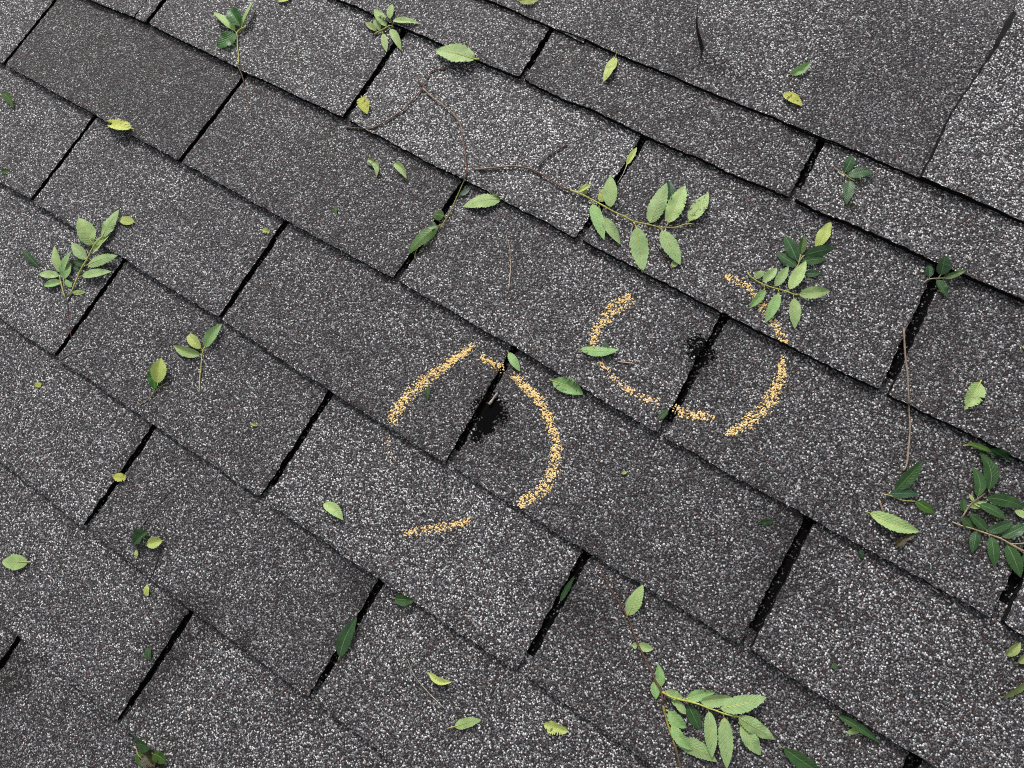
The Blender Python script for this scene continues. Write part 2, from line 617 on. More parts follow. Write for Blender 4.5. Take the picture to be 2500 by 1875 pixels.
CAP_EDGE = {   # left edge of a cap: (v, u, how far it stands off)
    .514: [(-.07, .530, .0003), (-.040, .536, .0003), (-.031, .5375, .0040), (-.022, .534, .0062), (-.008, .522, .0052), (.006, .512, .0042), (.020, .506, .0030), (.035, .5045, .0003), (.4, .505, .0003)],
    .644: [(-.07, .6445, .0028), (-.045, .6445, .0014), (-.02, .644, .0012), (.0, .6438, .0018), (.03, .643, .0020), (.06, .643, .0012), (.4, .643, .0010)],
    .774: [(-.07, .774, .0042), (-.035, .7745, .0046), (.0, .772, .0040), (.03, .7725, .0036), (.06, .776, .0036), (.085, .7785, .0060), (.105, .7785, .0085), (.125, .7785, .0085), (.14, .777, .0012), (.4, .776, .0008)],
}
caps = [round(.514 + .13 * k, 3) for k in range(-15, 14)]
for ci, uc in enumerate(caps):
    tab = CAP_EDGE.get(uc, [(-.07, uc, .0012), (0, uc + .001, .0010), (.3, uc, .0012)])
    tv = np.array([q[0] for q in tab])
    tu = np.array([q[1] for q in tab])
    th = np.array([q[2] for q in tab])
    nxt = CAP_EDGE.get(caps[ci + 1] if ci + 1 < len(caps) else None, [(0, uc + .13, 0)])
    S_END = .40
    NS, NW = 84, 26
    WID = .163
    ed = jag(NS + 1, .0005) + smooth_noise(NS + 1, .0004, 7)
    low_j = jag(NW + 1, .0005) + smooth_noise(NW + 1, .0006, 5)
    up, dn = [], []
    for i in range(NS + 1):
        s = S_END * i / NS
        v, z, nv_, nz_ = cap_profile(s)
        u0 = float(np.interp(v, tv, tu)) + ed[i]
        off = float(np.interp(v, tv, th))
        for j in range(NW + 1):
            f = j / NW
            u = u0 + WID * f
            h = .0002 + off * max(0, 1 - f * WID / .13) ** 1.3 - .0012 * max(0, (f * WID - .128) / .035)
            if i == 0:
                vv_ = v + low_j[j] - (.0015 if f > .8 else 0) * 0
                h -= .0004
            else:
                vv_ = v
            if j == 0:
                h -= .0003
            up.append((u, vv_ + nv_ * h, z + nz_ * h))
            hd = h - .0036 - off * (1 - f)
            dn.append((u - (off * .62 if j == 0 else 0), vv_ + nv_ * hd, z + nz_ * hd))  # black bevel at the left edge stands in for the gap's shade
    K = NW + 1
    nv = len(up)
    faces, fm = [], []
    for i in range(NS):
        for j in range(NW):
            faces.append((i * K + j, i * K + j + 1, (i + 1) * K + j + 1, (i + 1) * K + j))
            fm.append(0)
    rim = list(range(K)) + [i * K + NW for i in range(1, NS + 1)] + [NS * K + j for j in range(NW - 1, -1, -1)] + [i * K for i in range(NS - 1, 0, -1)]
    verts = up + [dn[k] for k in rim]
    for a in range(len(rim)):
        b = (a + 1) % len(rim)
        faces.append((rim[a], nv + a, nv + b, rim[b]))
        fm.append(1)
    o = make('ridge_cap', verts, faces, [M_GRAN, M_EDGE], roof, fm)
    o.color = (*{.774: (.68, .56, .25), .644: (.42, .47, .3), .514: (.58, .49, .3), .384: (.50, .45, .35)}.get(uc, (.52, .48, .3)), 1)  # brightest cap: washed-out glare near the crest put into its colour


# ------------------------------------------------------------------ chalk
def chalk_stroke(parent, pts, widths, dens, tint=(1, 1, 1)):
    """Flakes of chalk caught on the tops of the granules along a drawn stroke."""
    P = [np.array(q, float) for q in pts]
    seg = [np.linalg.norm(b - a) for a, b in zip(P[:-1], P[1:])]
    tot = sum(seg)
    verts, faces = [], []
    inv = parent.matrix_world.inverted() @ ROOF_M
    area = tot * np.mean(widths)
    cnt = int(area / 14.0 * dens)
    ci = [np.interp(k / (len(widths) - 1), [0, 1], [0, 1]) for k in range(len(widths))]
    for _ in range(cnt):
        d = RNG.random() * tot
        dd, k = d, 0
        while k < len(seg) - 1 and dd > seg[k]:
            dd -= seg[k]
            k += 1
        a, b = P[k], P[k + 1]
        dirv = (b - a) / seg[k]
        c = a + dirv * dd
        w = float(np.interp(d / tot, ci, widths))
        s = RNG.normal(0, .36)
        if abs(s) > .62:
            continue
        end = min(d, tot - d) / 18
        if end < 1 and RNG.random() > .35 + .65 * end:
            continue
        x, y = c + np.array([-dirv[1], dirv[0]]) * s * w
        p = un(x, y, .0006)
        r = RNG.uniform(.00045, .00135) * (1 - .35 * abs(s))
        kk = RNG.integers(5, 8)
        a0 = RNG.random() * 6.28
        el = RNG.uniform(.6, 1.5)
        base = len(verts)
        verts.append(inv @ Vector((p[0], p[1], p[2] + .0003)))
        tilt = RNG.normal(0, .12, 2)
        for q in range(kk):
            an = a0 + 6.283 * q / kk
            rr = r * RNG.uniform(.6, 1.3)
            dx, dy = rr * math.cos(an) * el, rr * math.sin(an) / el
            verts.append(inv @ Vector((p[0] + dx, p[1] + dy, p[2] - .0003 + tilt[0] * dx + tilt[1] * dy)))
        for q in range(kk):
            faces.append((base, base + 1 + q, base + 1 + (q + 1) % kk))
    o = make('chalk_stroke', verts, faces, [M_CHALK], parent)
    o.color = (*tint, 1)
    o['kind'] = 'stuff'
    return o


c1 = thing('chalk_circle', un(1160, 1060), 'broken yellow chalk circle drawn round the large black worn spot', 'chalk circle', 'chalk circles marking damaged shingles')
chalk_stroke(c1, [(1157, 841), (1114, 875), (1056, 913), (1004, 959), (969, 1000), (951, 1034)], [17, 21, 25, 28, 30, 24], 1.25)
chalk_stroke(c1, [(1168, 867), (1200, 887), (1233, 902)], [16, 19, 20], 1.0)
chalk_stroke(c1, [(1248, 911), (1287, 947), (1322, 982), (1342, 1028), (1356, 1069), (1359, 1109), (1351, 1150), (1325, 1196), (1293, 1219), (1264, 1236)],
             [22, 22, 24, 24, 22, 26, 28, 28, 26, 26], 1.1)
chalk_stroke(c1, [(1153, 1270), (1102, 1283), (1044, 1294), (980, 1304)], [18, 20, 20, 18], .72, (1, .97, .95))
chalk_stroke(c1, [(944, 1062), (947, 1078), (952, 1106), (962, 1130)], [12, 13, 14, 12], .30, (1, .92, 1.3))
c2 = thing('chalk_circle', un(1690, 850), 'broken yellow chalk circle under the pale leafy sprig, around a keyway', 'chalk circle', 'chalk circles marking damaged shingles')
chalk_stroke(c2, [(1543, 726), (1509, 744), (1480, 772), (1457, 805), (1444, 845)], [30, 33, 28, 24, 17], .95)
chalk_stroke(c2, [(1458, 880), (1485, 909), (1523, 942), (1561, 968), (1589, 978), (1618, 988)], [13, 15, 17, 18, 17, 19], .68, (1, .97, 1.1))
chalk_stroke(c2, [(1642, 996), (1674, 1011), (1707, 1016), (1745, 1019)], [20, 22, 24, 18], .9)
chalk_stroke(c2, [(1914, 868), (1909, 890), (1908, 923), (1894, 961), (1868, 999), (1835, 1027), (1788, 1052), (1768, 1062)], [10, 18, 32, 36, 36, 34, 22, 10], .98)
chalk_stroke(c2, [(1766, 674), (1802, 685), (1832, 706), (1858, 742), (1882, 777), (1901, 810), (1924, 840)], [15, 18, 18, 18, 18, 20, 20], .92)


# ------------------------------------------------------------------ twigs and leaves
BROWN, DARKTW, GREEN, TAN, GREY, RED, OLIVE = (.10, .062, .048), (.045, .028, .024), (.46, .50, .12), (.36, .28, .20), (.26, .23, .20), (.15, .055, .045), (.17, .17, .055)


def tube_data(pts, radii, tones, inv, verts, faces, tn, sides=6, knob=.12):
    P = [Vector(p) for p in pts]
    # resample for small irregular bends
    Q, Rr, Tn = [], [], []
    for k in range(len(P) - 1):
        m_ = max(2, int((P[k + 1] - P[k]).length / .004))
        for i in range(m_):
            f = i / m_
            Q.append(P[k].lerp(P[k + 1], f))
            Rr.append(radii[k] + (radii[k + 1] - radii[k]) * f)
            Tn.append(tuple(tones[k][c] + (tones[k + 1][c] - tones[k][c]) * f for c in range(3)))
    Q.append(P[-1])
    Rr.append(radii[-1])
    Tn.append(tones[-1])
    L = len(Q)
    for k in range(1, L - 1):
        Q[k] = Q[k] + Vector((RNG.normal(0, .00022), RNG.normal(0, .00022), RNG.normal(0, .0001)))
    sm = [Q[0]] + [(Q[k - 1] + Q[k] * 2 + Q[k + 1]) / 4 for k in range(1, L - 1)] + [Q[-1]]
    base = len(verts)
    for k in range(L):
        d = (sm[min(k + 1, L - 1)] - sm[max(k - 1, 0)]).normalized()
        a = d.cross(Vector((0, 0, 1)))
        a = a.normalized() if a.length > 1e-6 else Vector((1, 0, 0))
        b = a.cross(d)
        r = Rr[k] * (1 + RNG.normal(0, knob))
        for s_ in range(sides):
            an = 6.2832 * s_ / sides
            verts.append(inv @ (sm[k] + (a * math.cos(an) + b * math.sin(an)) * r))
            tn.append(Tn[k])
    for k in range(L - 1):
        for s_ in range(sides):
            t_ = (s_ + 1) % sides
            faces.append((base + k * sides + s_, base + k * sides + t_, base + (k + 1) * sides + t_, base + (k + 1) * sides + s_))
    faces.append(tuple(base + s_ for s_ in reversed(range(sides))))
    faces.append(tuple(base + (L - 1) * sides + s_ for s_ in range(sides)))


def stem_part(parent, lines, name='stem', top=False, label=None, cat=None, group=None):
    """lines: [(pixel points (x, y[, lift mm]), radius px start, radius px end, tone start, tone end)]; one mesh."""
    verts, faces, tn = [], [], []
    at = un(*lines[0][0][0][:2])
    inv = (parent.matrix_world.inverted() @ ROOF_M) if parent is not None else Matrix.Translation(-at)
    for (pts, r0, r1, t0, t1) in lines:
        P, R_, Tn = [], [], []
        for k, p in enumerate(pts):
            f = k / max(1, len(pts) - 1)
            r = (r0 + (r1 - r0) * f) * .00038
            P.append(un(p[0], p[1], (p[2] * .001 if len(p) > 2 else .0002) + r))
            R_.append(r)
            Tn.append(tuple(t0[c] + (t1[c] - t0[c]) * f for c in range(3)))
        tube_data(P, R_, Tn, inv, verts, faces, tn)
    o = make(name, verts, faces, [M_BARK], parent, smooth=True, tones=tn)
    if top:
        o.matrix_world = ROOF_M @ Matrix.Translation(at)
        tag(o, label, cat, group)
    return o


TINT = {'n': (1, 1, 1), 'y': (1.35, 1.12, .75), 'yy': (1.55, 1.15, .55), 'd': (.72, .80, .75), 'g': (.85, 1.0, .9), 'o': (.9, .8, .6), 'b': (.8, .95, 1.25), 'l': (1.12, 1.08, 1.0),
        'vivid': (1.3, 1.15, 1.2), 'bright': (1.15, 1.65, .75), 'oldtop': (2.0, 1.6, .9), 'greytop': (1.5, 1.3, 1.7), 'brown': (.55, .32, .22)}


def leaf(parent, bx, by, tx, ty, w, side='u', tint='n', z0=1.6, z1=.8, arch=None, bend=0.0, fold=None, roll=None, curl=0.0, dmg=0.0, pet=None, cut=1.0, ragged=0.0, root=None,
         label=None, group=None, name='leaf', cat='leaf'):
    """A serrate elm leaf from its base to its tip (photo pixels), w wide; side 'u' lies with the pale underside up.
    fold: (left, right) angles of the two halves; root: photo point where the petiole meets the stem."""
    n_seg, cols = 34, 6
    B = un(bx, by, z0 * .001)
    E = un(tx, ty, z1 * .001)
    ax = E - B
    Ln = ax.length
    mx, my = (bx + tx) / 2, (by + ty) / 2
    pd = Vector((-(ty - by), tx - bx)).normalized()
    wm = (un(mx + pd.x * w / 2, my + pd.y * w / 2, .002) - un(mx - pd.x * w / 2, my - pd.y * w / 2, .002)).length / 2
    a = ax.normalized()
    up = Vector((0, 0, 1))
    sd_ = up.cross(a).normalized()
    nn = a.cross(sd_).normalized()
    if roll is None:
        roll = RNG.normal(0, .13)
    sd2 = sd_ * math.cos(roll) + nn * math.sin(roll)
    n2 = a.cross(sd2).normalized()
    if arch is None:
        arch = RNG.uniform(.015, .06)
    if fold is None:
        q = RNG.uniform(-.05, .32)
        fold = (q + RNG.normal(0, .07), q + RNG.normal(0, .07))
    fcos = max(.25, (math.cos(fold[0]) + math.cos(fold[1])) / 2)
    teeth = max(9, int(Ln / .0019))
    inv = (parent.matrix_world.inverted() @ ROOF_M) if parent is not None else Matrix.Translation(-B)
    verts, uvs, faces, fm, tn = [], [], [], [], []
    bite = RNG.random(n_seg + 1)
    wav = smooth_noise(n_seg + 1, .10, 6)
    mxs = (.58 ** .55) * (.42 ** .0) if False else None
    for i in range(n_seg + 1):
        t_ = i / n_seg
        te = t_ * cut
        prof = (max(te, 1e-4) ** .58) * (max(1 - te, 0) ** .92) / ((.3867 ** .58) * (.6133 ** .92))
        if cut < 1 and i == n_seg:
            prof *= .55
        saw = 1 - (te * teeth) % 1.0
        hw = wm * prof * (.87 + .20 * saw)
        if ragged and RNG.random() < ragged:
            hw *= RNG.uniform(.45, .9)
        c = B + ax * t_ + sd_ * (bend * Ln * 4 * t_ * (1 - t_)) + nn * (arch * Ln * 4 * t_ * (1 - t_) + curl * Ln * t_ ** 3)
        for j in range(cols + 1):
            s_ = j / cols * 2 - 1
            fo = fold[0] if s_ < 0 else fold[1]
            x = abs(s_) * hw
            # halves bent along the midrib, softly wavy towards the rim
            p = c + sd2 * math.copysign(x * math.cos(fo), s_) / max(fcos, .5) + n2 * (x * math.sin(fo) + wav[i] * hw * s_ * s_ * (1 if s_ > 0 else -.7)) + a * (abs(s_) * hw * .12)
            zmin = surf(p[0], p[1]) + .0005
            if p[2] < zmin:
                p = Vector((p[0], p[1], zmin + .0002 * RNG.random()))
            verts.append(inv @ p)
            uvs.append((te, (s_ + 1) / 2))
            tn.append((1, 1, 1))
    K = cols + 1
    for i in range(n_seg):
        for j in range(cols):
            q = (i * K + j, i * K + j + 1, (i + 1) * K + j + 1, (i + 1) * K + j)
            # counter-clockwise seen from above is the leaf's upper side
            faces.append(tuple(reversed(q)) if side == 't' else q)
            fm.append(0)
    # petiole, running on as a raised midrib on the underside
    if pet is None:
        pet = .10
    tone = GREEN if side == 'u' else (.22, .26, .09)
    if tint in ('oldtop', 'brown', 'o'):
        tone = (.22, .17, .09)
    r0 = max(.00028, wm * .075)
    if root is not None:
        st = un(root[0], root[1], .0012)
    else:
        st = B - ax * pet + nn * (-.0004)
        z = surf(st[0], st[1]) + .0005
        st = Vector((st[0], st[1], max(z, st[2])))
    pts, rad = [st, B], [r0 * 1.15, r0]
    if side == 'u':
        for t_ in (.25, .5, .75):
            pts.append(B + ax * t_ + sd_ * (bend * Ln * 4 * t_ * (1 - t_)) + nn * (arch * Ln * 4 * t_ * (1 - t_) + curl * Ln * t_ ** 3 + .0001))
            rad.append(r0 * (1 - t_ * .9) * .8)
    nf = len(faces)
    tube_data(pts, rad, [tone] * len(pts), inv, verts, faces, tn, sides=5, knob=.05)
    fm += [1] * (len(faces) - nf)
    uvs += [(0, .5)] * (len(verts) - len(uvs))
    o = make(name, verts, faces, [M_LEAF, M_BARK], parent, fm, True, uvs, tn)
    tc_ = TINT[tint]
    v_ = RNG.uniform(.90, 1.10)
    o.color = (tc_[0] * v_, tc_[1] * v_, tc_[2] * v_, 1 - dmg)
    if parent is None:
        o.matrix_world = ROOF_M @ Matrix.Translation(B)
        tag(o, label, cat, group or 'loose leaves on the shingles')
    return o


G_SPRIG = 'leafy sprigs fallen on the roof'
G_TWIG = 'bare twigs fallen on the roof'


def sprig(at, label, lines, leaves, name='leafy_sprig'):
    p = thing(name, un(*at), label, 'sprig', G_SPRIG)
    stem_part(p, lines)
    for L in leaves:
        leaf(p, *L[:5], **(L[5] if len(L) > 5 else {}))
    return p


U = dict
D = dict(side='t')


def d(**k):
    return dict(side='t', **k)


# sprig near the top left corner
sprig((578, 80), 'sprig with two dark and two pale leaves on a long yellow stalk, top left', [
    ([(600, 66, 3), (588, 70, 3), (577, 80, 2.5), (580, 90, 2), (579, 107, 1), (581, 127, .6), (584, 150, .4), (587, 167, .4)], 2.2, 2.0, GREEN, (.5, .5, .16)),
    ([(587, 167, .4), (594, 190, .6), (596, 208, .2)], 1.7, 1.2, TAN, RED),
    ([(596, 208, .2), (607, 253, .1), (614, 284, .1)], 1.0, .6, RED, RED)], [
    (573, 76, 522, 30, 24, U(tint='l', z0=3, z1=3, fold=(.2, .75), roll=.3)),
    (586, 63, 557, 19, 36, d(tint='bright', z0=4, z1=9, fold=(.35, .5), curl=-.1, root=(588, 70))),
    (590, 68, 619, 2, 14, U(tint='l', z0=3, z1=5, fold=(.9, .2), bend=-.06)),
    (575, 83, 531, 116, 32, d(tint='bright', z0=3, z1=2, fold=(.25, .1)))])
# small pale sprig by the keyway at the top
sprig((930, 76), 'seven-leaved small pale sprig left of the big two-toned leaf, near the top', [
    ([(914, 84, .5), (926, 76, 1), (940, 69.5, 2), (950, 61, 2), (957, 57, 2)], 2.2, 1.5, GREEN, GREEN)], [
    (917, 75, 892, 54, 15, U(tint='o', root=(922, 78))),
    (927, 72, 908, 36, 18, U(tint='l', root=(930, 74.5))),
    (943, 64, 913, 22, 21, U(tint='l', root=(941, 69))),
    (956, 54, 957, 10, 18, U(tint='l', root=(956, 58))),
    (963, 58.5, 1023, 56, 15, U(tint='l', root=(955, 58))),
    (953, 71, 980, 124, 19, U(tint='l', root=(948, 66), bend=.03)),
    (935, 82, 944, 127, 17, U(tint='l', root=(932, 75)))])
# pale sprig at the left
sprig((172, 722), 'two-stemmed sprig of many pale leaves left of a keyway near the left edge', [
    ([(171, 721, .4), (187, 685, 2), (194, 664, 3), (206, 644, 4), (218, 624, 4), (224, 606, 4), (241, 588, 4), (250, 577, 4)], 2.6, 1.7, (.42, .46, .14), GREEN),
    ([(160, 728, .3), (152, 703, 1.5), (147, 685, 2.5), (146, 672, 3)], 2.2, 1.6, (.42, .42, .2), GREEN),
    ([(154, 704, 1), (157, 690, 2), (155, 680, 3)], 1.4, 1.2, GREEN, GREEN),
    ([(172, 722, .3), (164, 735, .2), (166, 762, .2), (170, 791, .2), (176, 842, .2)], 1.6, .9, BROWN, RED)], [
    (211, 650, 174, 636, 15, d(tint='vivid', root=(206, 645))),
    (199, 668, 186, 648, 9, d(tint='vivid')),
    (228, 597, 191, 532, 37, U(tint='l', z0=4, z1=4, fold=(-.2, -.15))),
    (250, 579, 290, 512, 25, U(z0=4, z1=5, fold=(.1, -.3))),
    (228, 615, 271, 569, 20, U(tint='l', z0=4, z1=3, root=(220, 620))),
    (211, 633, 176, 593, 27, U(z0=3, z1=3)),
    (213, 646.5, 287, 624, 27, U(tint='n', z0=4, z1=6, root=(204, 650))),
    (201, 673, 273, 663, 21, U(tint='n', z0=3, z1=4, root=(191, 677))),
    (148, 665, 133, 600, 21, U(tint='l', z0=3, z1=4)),
    (150, 668, 174, 613, 17, U(tint='g', z0=3, z1=4, fold=(.6, .2))),
    (156, 681, 174, 641, 20, U(tint='g', z0=3, z1=2)),
    (144, 673, 95, 669, 20, U(z0=3, z1=1.5)),
    (150, 689, 107, 698, 18, U(tint='g', z0=2, z1=1)),
    (175, 700, 157, 683, 15, U(tint='g', z0=2, z1=2)),
    (178, 715, 210, 713, 12, U(tint='l', root=(173, 718)))])
# sprout with three leaves
sprig((494, 866), 'three-leaved sprig on a straight pale stalk, right of the dark green stalked leaf', [
    ([(488, 957, .4), (487, 929, .6), (491, 897, 1), (493, 871, 1.6), (495, 855, 2), (500, 848, 2.4)], 1.8, 1.8, (.55, .50, .20), GREEN)], [
    (500, 848, 542, 790, 23, U(tint='g', z0=3, z1=3, fold=(.1, .5), bend=.03)),
    (490, 850, 461, 818, 26, U(tint='y', z0=3, z1=2, root=(495, 856), cut=.82, fold=(.3, .1))),
    (489, 865, 423, 843, 25, U(tint='l', z0=3, z1=2, root=(493, 870), fold=(.7, .05), bend=.05))])
# dark stalked leaf beside it
sprig((376, 952), 'dark green leaf with a folded pale half on a forked brown stalk, lower left', [
    ([(377, 951, 1), (376, 957, 1), (368, 971, .6), (349, 982, .4), (340, 992, .3)], 1.8, 1.0, OLIVE, TAN),
    ([(370, 968, .4), (383, 951, .6), (398, 940, .6), (410, 933, .5)], 1.2, 1.4, OLIVE, (.5, .45, .2))], [
    (377, 949, 386, 878, 30, d(tint='bright', z0=2, z1=4, fold=(.1, .2))),
    (385, 935, 393, 874, 30, U(tint='y', z0=4.5, z1=5, fold=(.1, 1.25), roll=-.1))])
# long brown twig across the upper middle
sprig((1033, 216), 'long forked brown twig with drooping green leaves lying in a keyway, upper middle', [
    ([(844, 310, .3), (870, 313, .5), (908, 314, .3), (941, 297, .6), (987, 266, 1), (1010, 240, 1), (1033, 215, 1), (1037, 204, .8), (1052, 174, .5), (1062, 169, .5), (1103, 166, .4), (1141, 162, .4)],
     2.2, 1.2, (.20, .15, .12), RED),
    ([(1019, 189, .3), (1025, 202, .5), (1033, 214, .8)], 1.4, 1.6, RED, BROWN),
    ([(1033, 216, .8), (1060, 241, 1), (1095, 267, 1.6), (1120, 293, 2), (1126, 316, 1.8), (1130, 340, 1.4), (1137, 378, 1), (1139, 417, .8), (1136, 436, 1)], 2.3, 1.6, TAN, RED),
    ([(1136, 436, 1), (1130, 448, 1.5), (1110, 494, 2.2), (1095, 528, 2), (1080, 548, 2), (1076, 556, 2)], 1.9, 1.7, OLIVE, (.42, .38, .10)),
    ([(1014, 632, .8), (1013, 622, 1), (1017, 610, 1.5), (1025, 597, 2)], 1.2, 1.0, (.4, .4, .2), GREEN)], [
    (1123, 476, 1147, 463, 14, d(tint='b', root=(1117, 480))),
    (1084, 527, 1057, 524, 26, d(tint='oldtop', root=(1094, 528), z0=2.5, z1=2)),
    (1066, 552, 1046, 556, 24, d(tint='vivid', z0=2.2, z1=1, root=(1078, 548))),
    (1068, 553, 997, 621, 30, d(tint='oldtop', z0=3, z1=4, bend=-.05, root=(1079, 550), fold=(.1, -.35))),
    (1057, 540, 1052, 560, 14, d(tint='vivid', z0=1.5, z1=.8))])
# the twig with the large sprig, centre right
sprig((1300, 415), 'brown twig ending in a large spray of serrated pale leaves above the chalk circles', [
    ([(1157, 414, .3), (1184, 412, .6), (1211, 409, 1), (1249, 405, 1.2), (1297, 412, 1), (1326, 428, 1), (1373, 459, 1.5), (1392, 464, 2)], 2.9, 2.1, (.26, .20, .17), RED),
    ([(1313, 410, .8), (1324, 396, .8), (1338, 382, .6), (1360, 366, .5), (1385, 353, .4)], 1.8, 1.5, DARKTW, BROWN),
    ([(1392, 464, 2), (1418, 474, 3), (1459, 495, 3.5), (1484, 509, 4), (1506, 521, 4), (1525, 528, 4), (1547, 542, 4), (1582, 548, 4), (1610, 555, 4), (1654, 555, 3), (1676, 545, 2), (1696, 548, 1)],
     2.4, 1.6, GREEN, (.42, .38, .12)),
    ([(1525, 528, 4), (1536, 521, 5)], 1.5, 1.2, GREEN, GREEN),
    ([(1676, 545, 2), (1681, 538, 2)], 1.3, 1.3, OLIVE, OLIVE)], [
    (1642, 500, 1634, 441, 26, d(tint='b', z0=1, z1=1)),
    (1412, 468, 1444, 450, 13, U(tint='y', z0=3, z1=4, fold=(.7, .2), root=(1414, 473))),
    (1425, 474, 1431, 462, 12, U(tint='y', z0=2, z1=2)),
    (1464, 492, 1490, 455, 27, U(tint='y', z0=3, z1=3, root=(1459, 495), dmg=.1)),
    (1492, 505, 1490, 429, 34, U(tint='n', z0=4.5, z1=6, fold=(.65, -.1), root=(1484, 509))),
    (1446, 499, 1475, 586, 31, U(tint='g', z0=3, z1=3, root=(1443, 488), dmg=.15)),
    (1471, 531, 1515, 597, 25, U(tint='n', z0=3, z1=2, root=(1462, 502))),
    (1555, 555, 1569, 667, 46, U(tint='n', z0=4, z1=3, root=(1546, 541), fold=(-.1, -.2))),
    (1616, 563, 1661, 647, 40, U(tint='n', z0=4, z1=3, root=(1609, 555), fold=(.2, -.2))),
    (1587, 544, 1628, 446, 41, U(tint='n', z0=4, z1=3, root=(1582, 548))),
    (1631, 544, 1673, 452, 42, U(tint='l', z0=4, z1=3, root=(1627, 554), dmg=.25)),
    (1684, 539, 1730, 471, 38, U(tint='l', z0=3, z1=3, root=(1678, 545), dmg=.55)),
    (1641, 652, 1652, 636, 16, U(tint='l', z0=1, z1=1, cut=.8))])
# dark and pale sprigs at the second circle
sprig((1950, 646), 'dark green sprig with one bright young leaf, tucked behind the pale sprig', [
    ([(1938, 662, .8), (1944, 654, 1.4), (1950, 646, 2), (1953, 633, 3), (1955, 622, 3)], 2.4, 1.6, TAN, (.35, .4, .15)),
    ([(1951, 640, 2.5), (1958, 628, 3), (1964, 624, 3)], 1.5, 1.2, (.5, .45, .35), TAN)], [
    (1964, 669, 2004, 667, 18, d(tint='vivid', z0=1, z1=1)),
    (1945, 634, 1916, 576, 31, d(tint='greytop', z0=3, z1=3, root=(1950, 642))),
    (1955, 620, 1963, 573, 20, d(tint='oldtop', z0=4, z1=5, fold=(.4, .4))),
    (1964, 623, 2040, 605, 27, d(tint='greytop', z0=3.5, z1=4)),
    (1958, 638, 2018, 631, 24, d(tint='vivid', z0=2, z1=1.5)),
    (1944, 650, 1896, 618, 27, d(tint='greytop', z0=2, z1=2, root=(1946, 655)))])
sprig((1888, 703), 'neat sprig of eight pale leaves lying across the chalk stroke of the right circle', [
    ([(1825, 664, 1), (1830, 674, 2), (1841, 683, 3), (1863, 694, 3.6), (1888, 703, 4), (1920, 711, 4), (1939, 719, 4), (1948, 719, 4)], 1.7, 1.7, (.36, .40, .10), GREEN)], [
    (1841, 677, 1868, 662, 17, U(z0=3.6, z1=3)),
    (1863, 688, 1897, 654, 23, U(z0=4, z1=4, root=(1858, 691))),
    (1892, 698, 1925, 650, 24, U(z0=4.4, z1=4, root=(1886, 702))),
    (1928, 706, 1968, 637, 31, U(tint='l', z0=4.5, z1=5, root=(1920, 711))),
    (1951, 719, 2027, 711, 28, U(tint='l', z0=4, z1=3, root=(1940, 718))),
    (1939, 729, 1940, 803, 30, U(z0=4, z1=2, root=(1937, 718), dmg=.12)),
    (1902, 718, 1868, 788, 28, U(tint='g', z0=4, z1=2, root=(1900, 707))),
    (1868, 708, 1829, 753, 22, U(tint='g', z0=4, z1=2, root=(1866, 696)))])
# three dark leaves, upper right
sprig((2067, 428), 'three small dark grey-green leaves on a yellowish stalk below the ridge, upper right', [
    ([(2039, 412, .5), (2050, 418, 1), (2067, 428, 2), (2076, 437, 2), (2087, 442, 1)], 1.6, 1.4, (.30, .25, .14), GREEN)], [
    (2064, 418, 2083, 380, 27, d(tint='greytop', z0=2, z1=3)),
    (2071, 428, 2130, 417, 28, d(tint='greytop', z0=2, z1=4, fold=(.1, .1))),
    (2075, 441, 2066, 499, 27, d(tint='greytop', z0=2, z1=2))])
# sprig at the top of the right hand keyway
sprig((2285, 680), 'small dark four-leaved sprig lodged at the head of a wide keyway, right side', [
    ([(2255, 691, .4), (2264, 682, 1), (2285, 680, 2), (2306, 679, 2)], 1.4, 1.3, TAN, TAN)], [
    (2297, 671, 2307, 623, 26, d(tint='greytop', z0=2, z1=3, root=(2291, 679))),
    (2269, 677, 2267, 645, 20, d(tint='b', z0=2, z1=2)),
    (2307, 680, 2350, 665, 15, d(tint='oldtop', z0=2, z1=2, fold=(.5, .2))),
    (2287, 683, 2313, 727, 23, d(tint='greytop', z0=2, z1=1))])
# twiglet with yellowing leaf
sprig((2170, 1206), 'sprig of two dark leaves and one yellowing leaf below the long tan twig', [
    ([(2158, 1208, 1), (2170, 1208, 2), (2200, 1222, 2), (2216, 1222, 2), (2234, 1224, 1.5)], 1.4, 1.3, (.42, .36, .16), (.36, .36, .14)),
    ([(2147, 1222, 2), (2151, 1236, 1.5), (2157, 1252, 1.2), (2164, 1268, 1)], 2.0, 2.6, TAN, DARKTW)], [
    (2186, 1198, 2253, 1125, 34, d(tint='vivid', z0=2, z1=8, fold=(.15, .35), root=(2170, 1208))),
    (2172, 1206, 2246, 1204, 22, d(tint='b', z0=2, z1=3, fold=(.5, -.05))),
    (2236, 1225, 2281, 1252, 25, d(tint='oldtop', z0=1.5, z1=1, dmg=.35))])
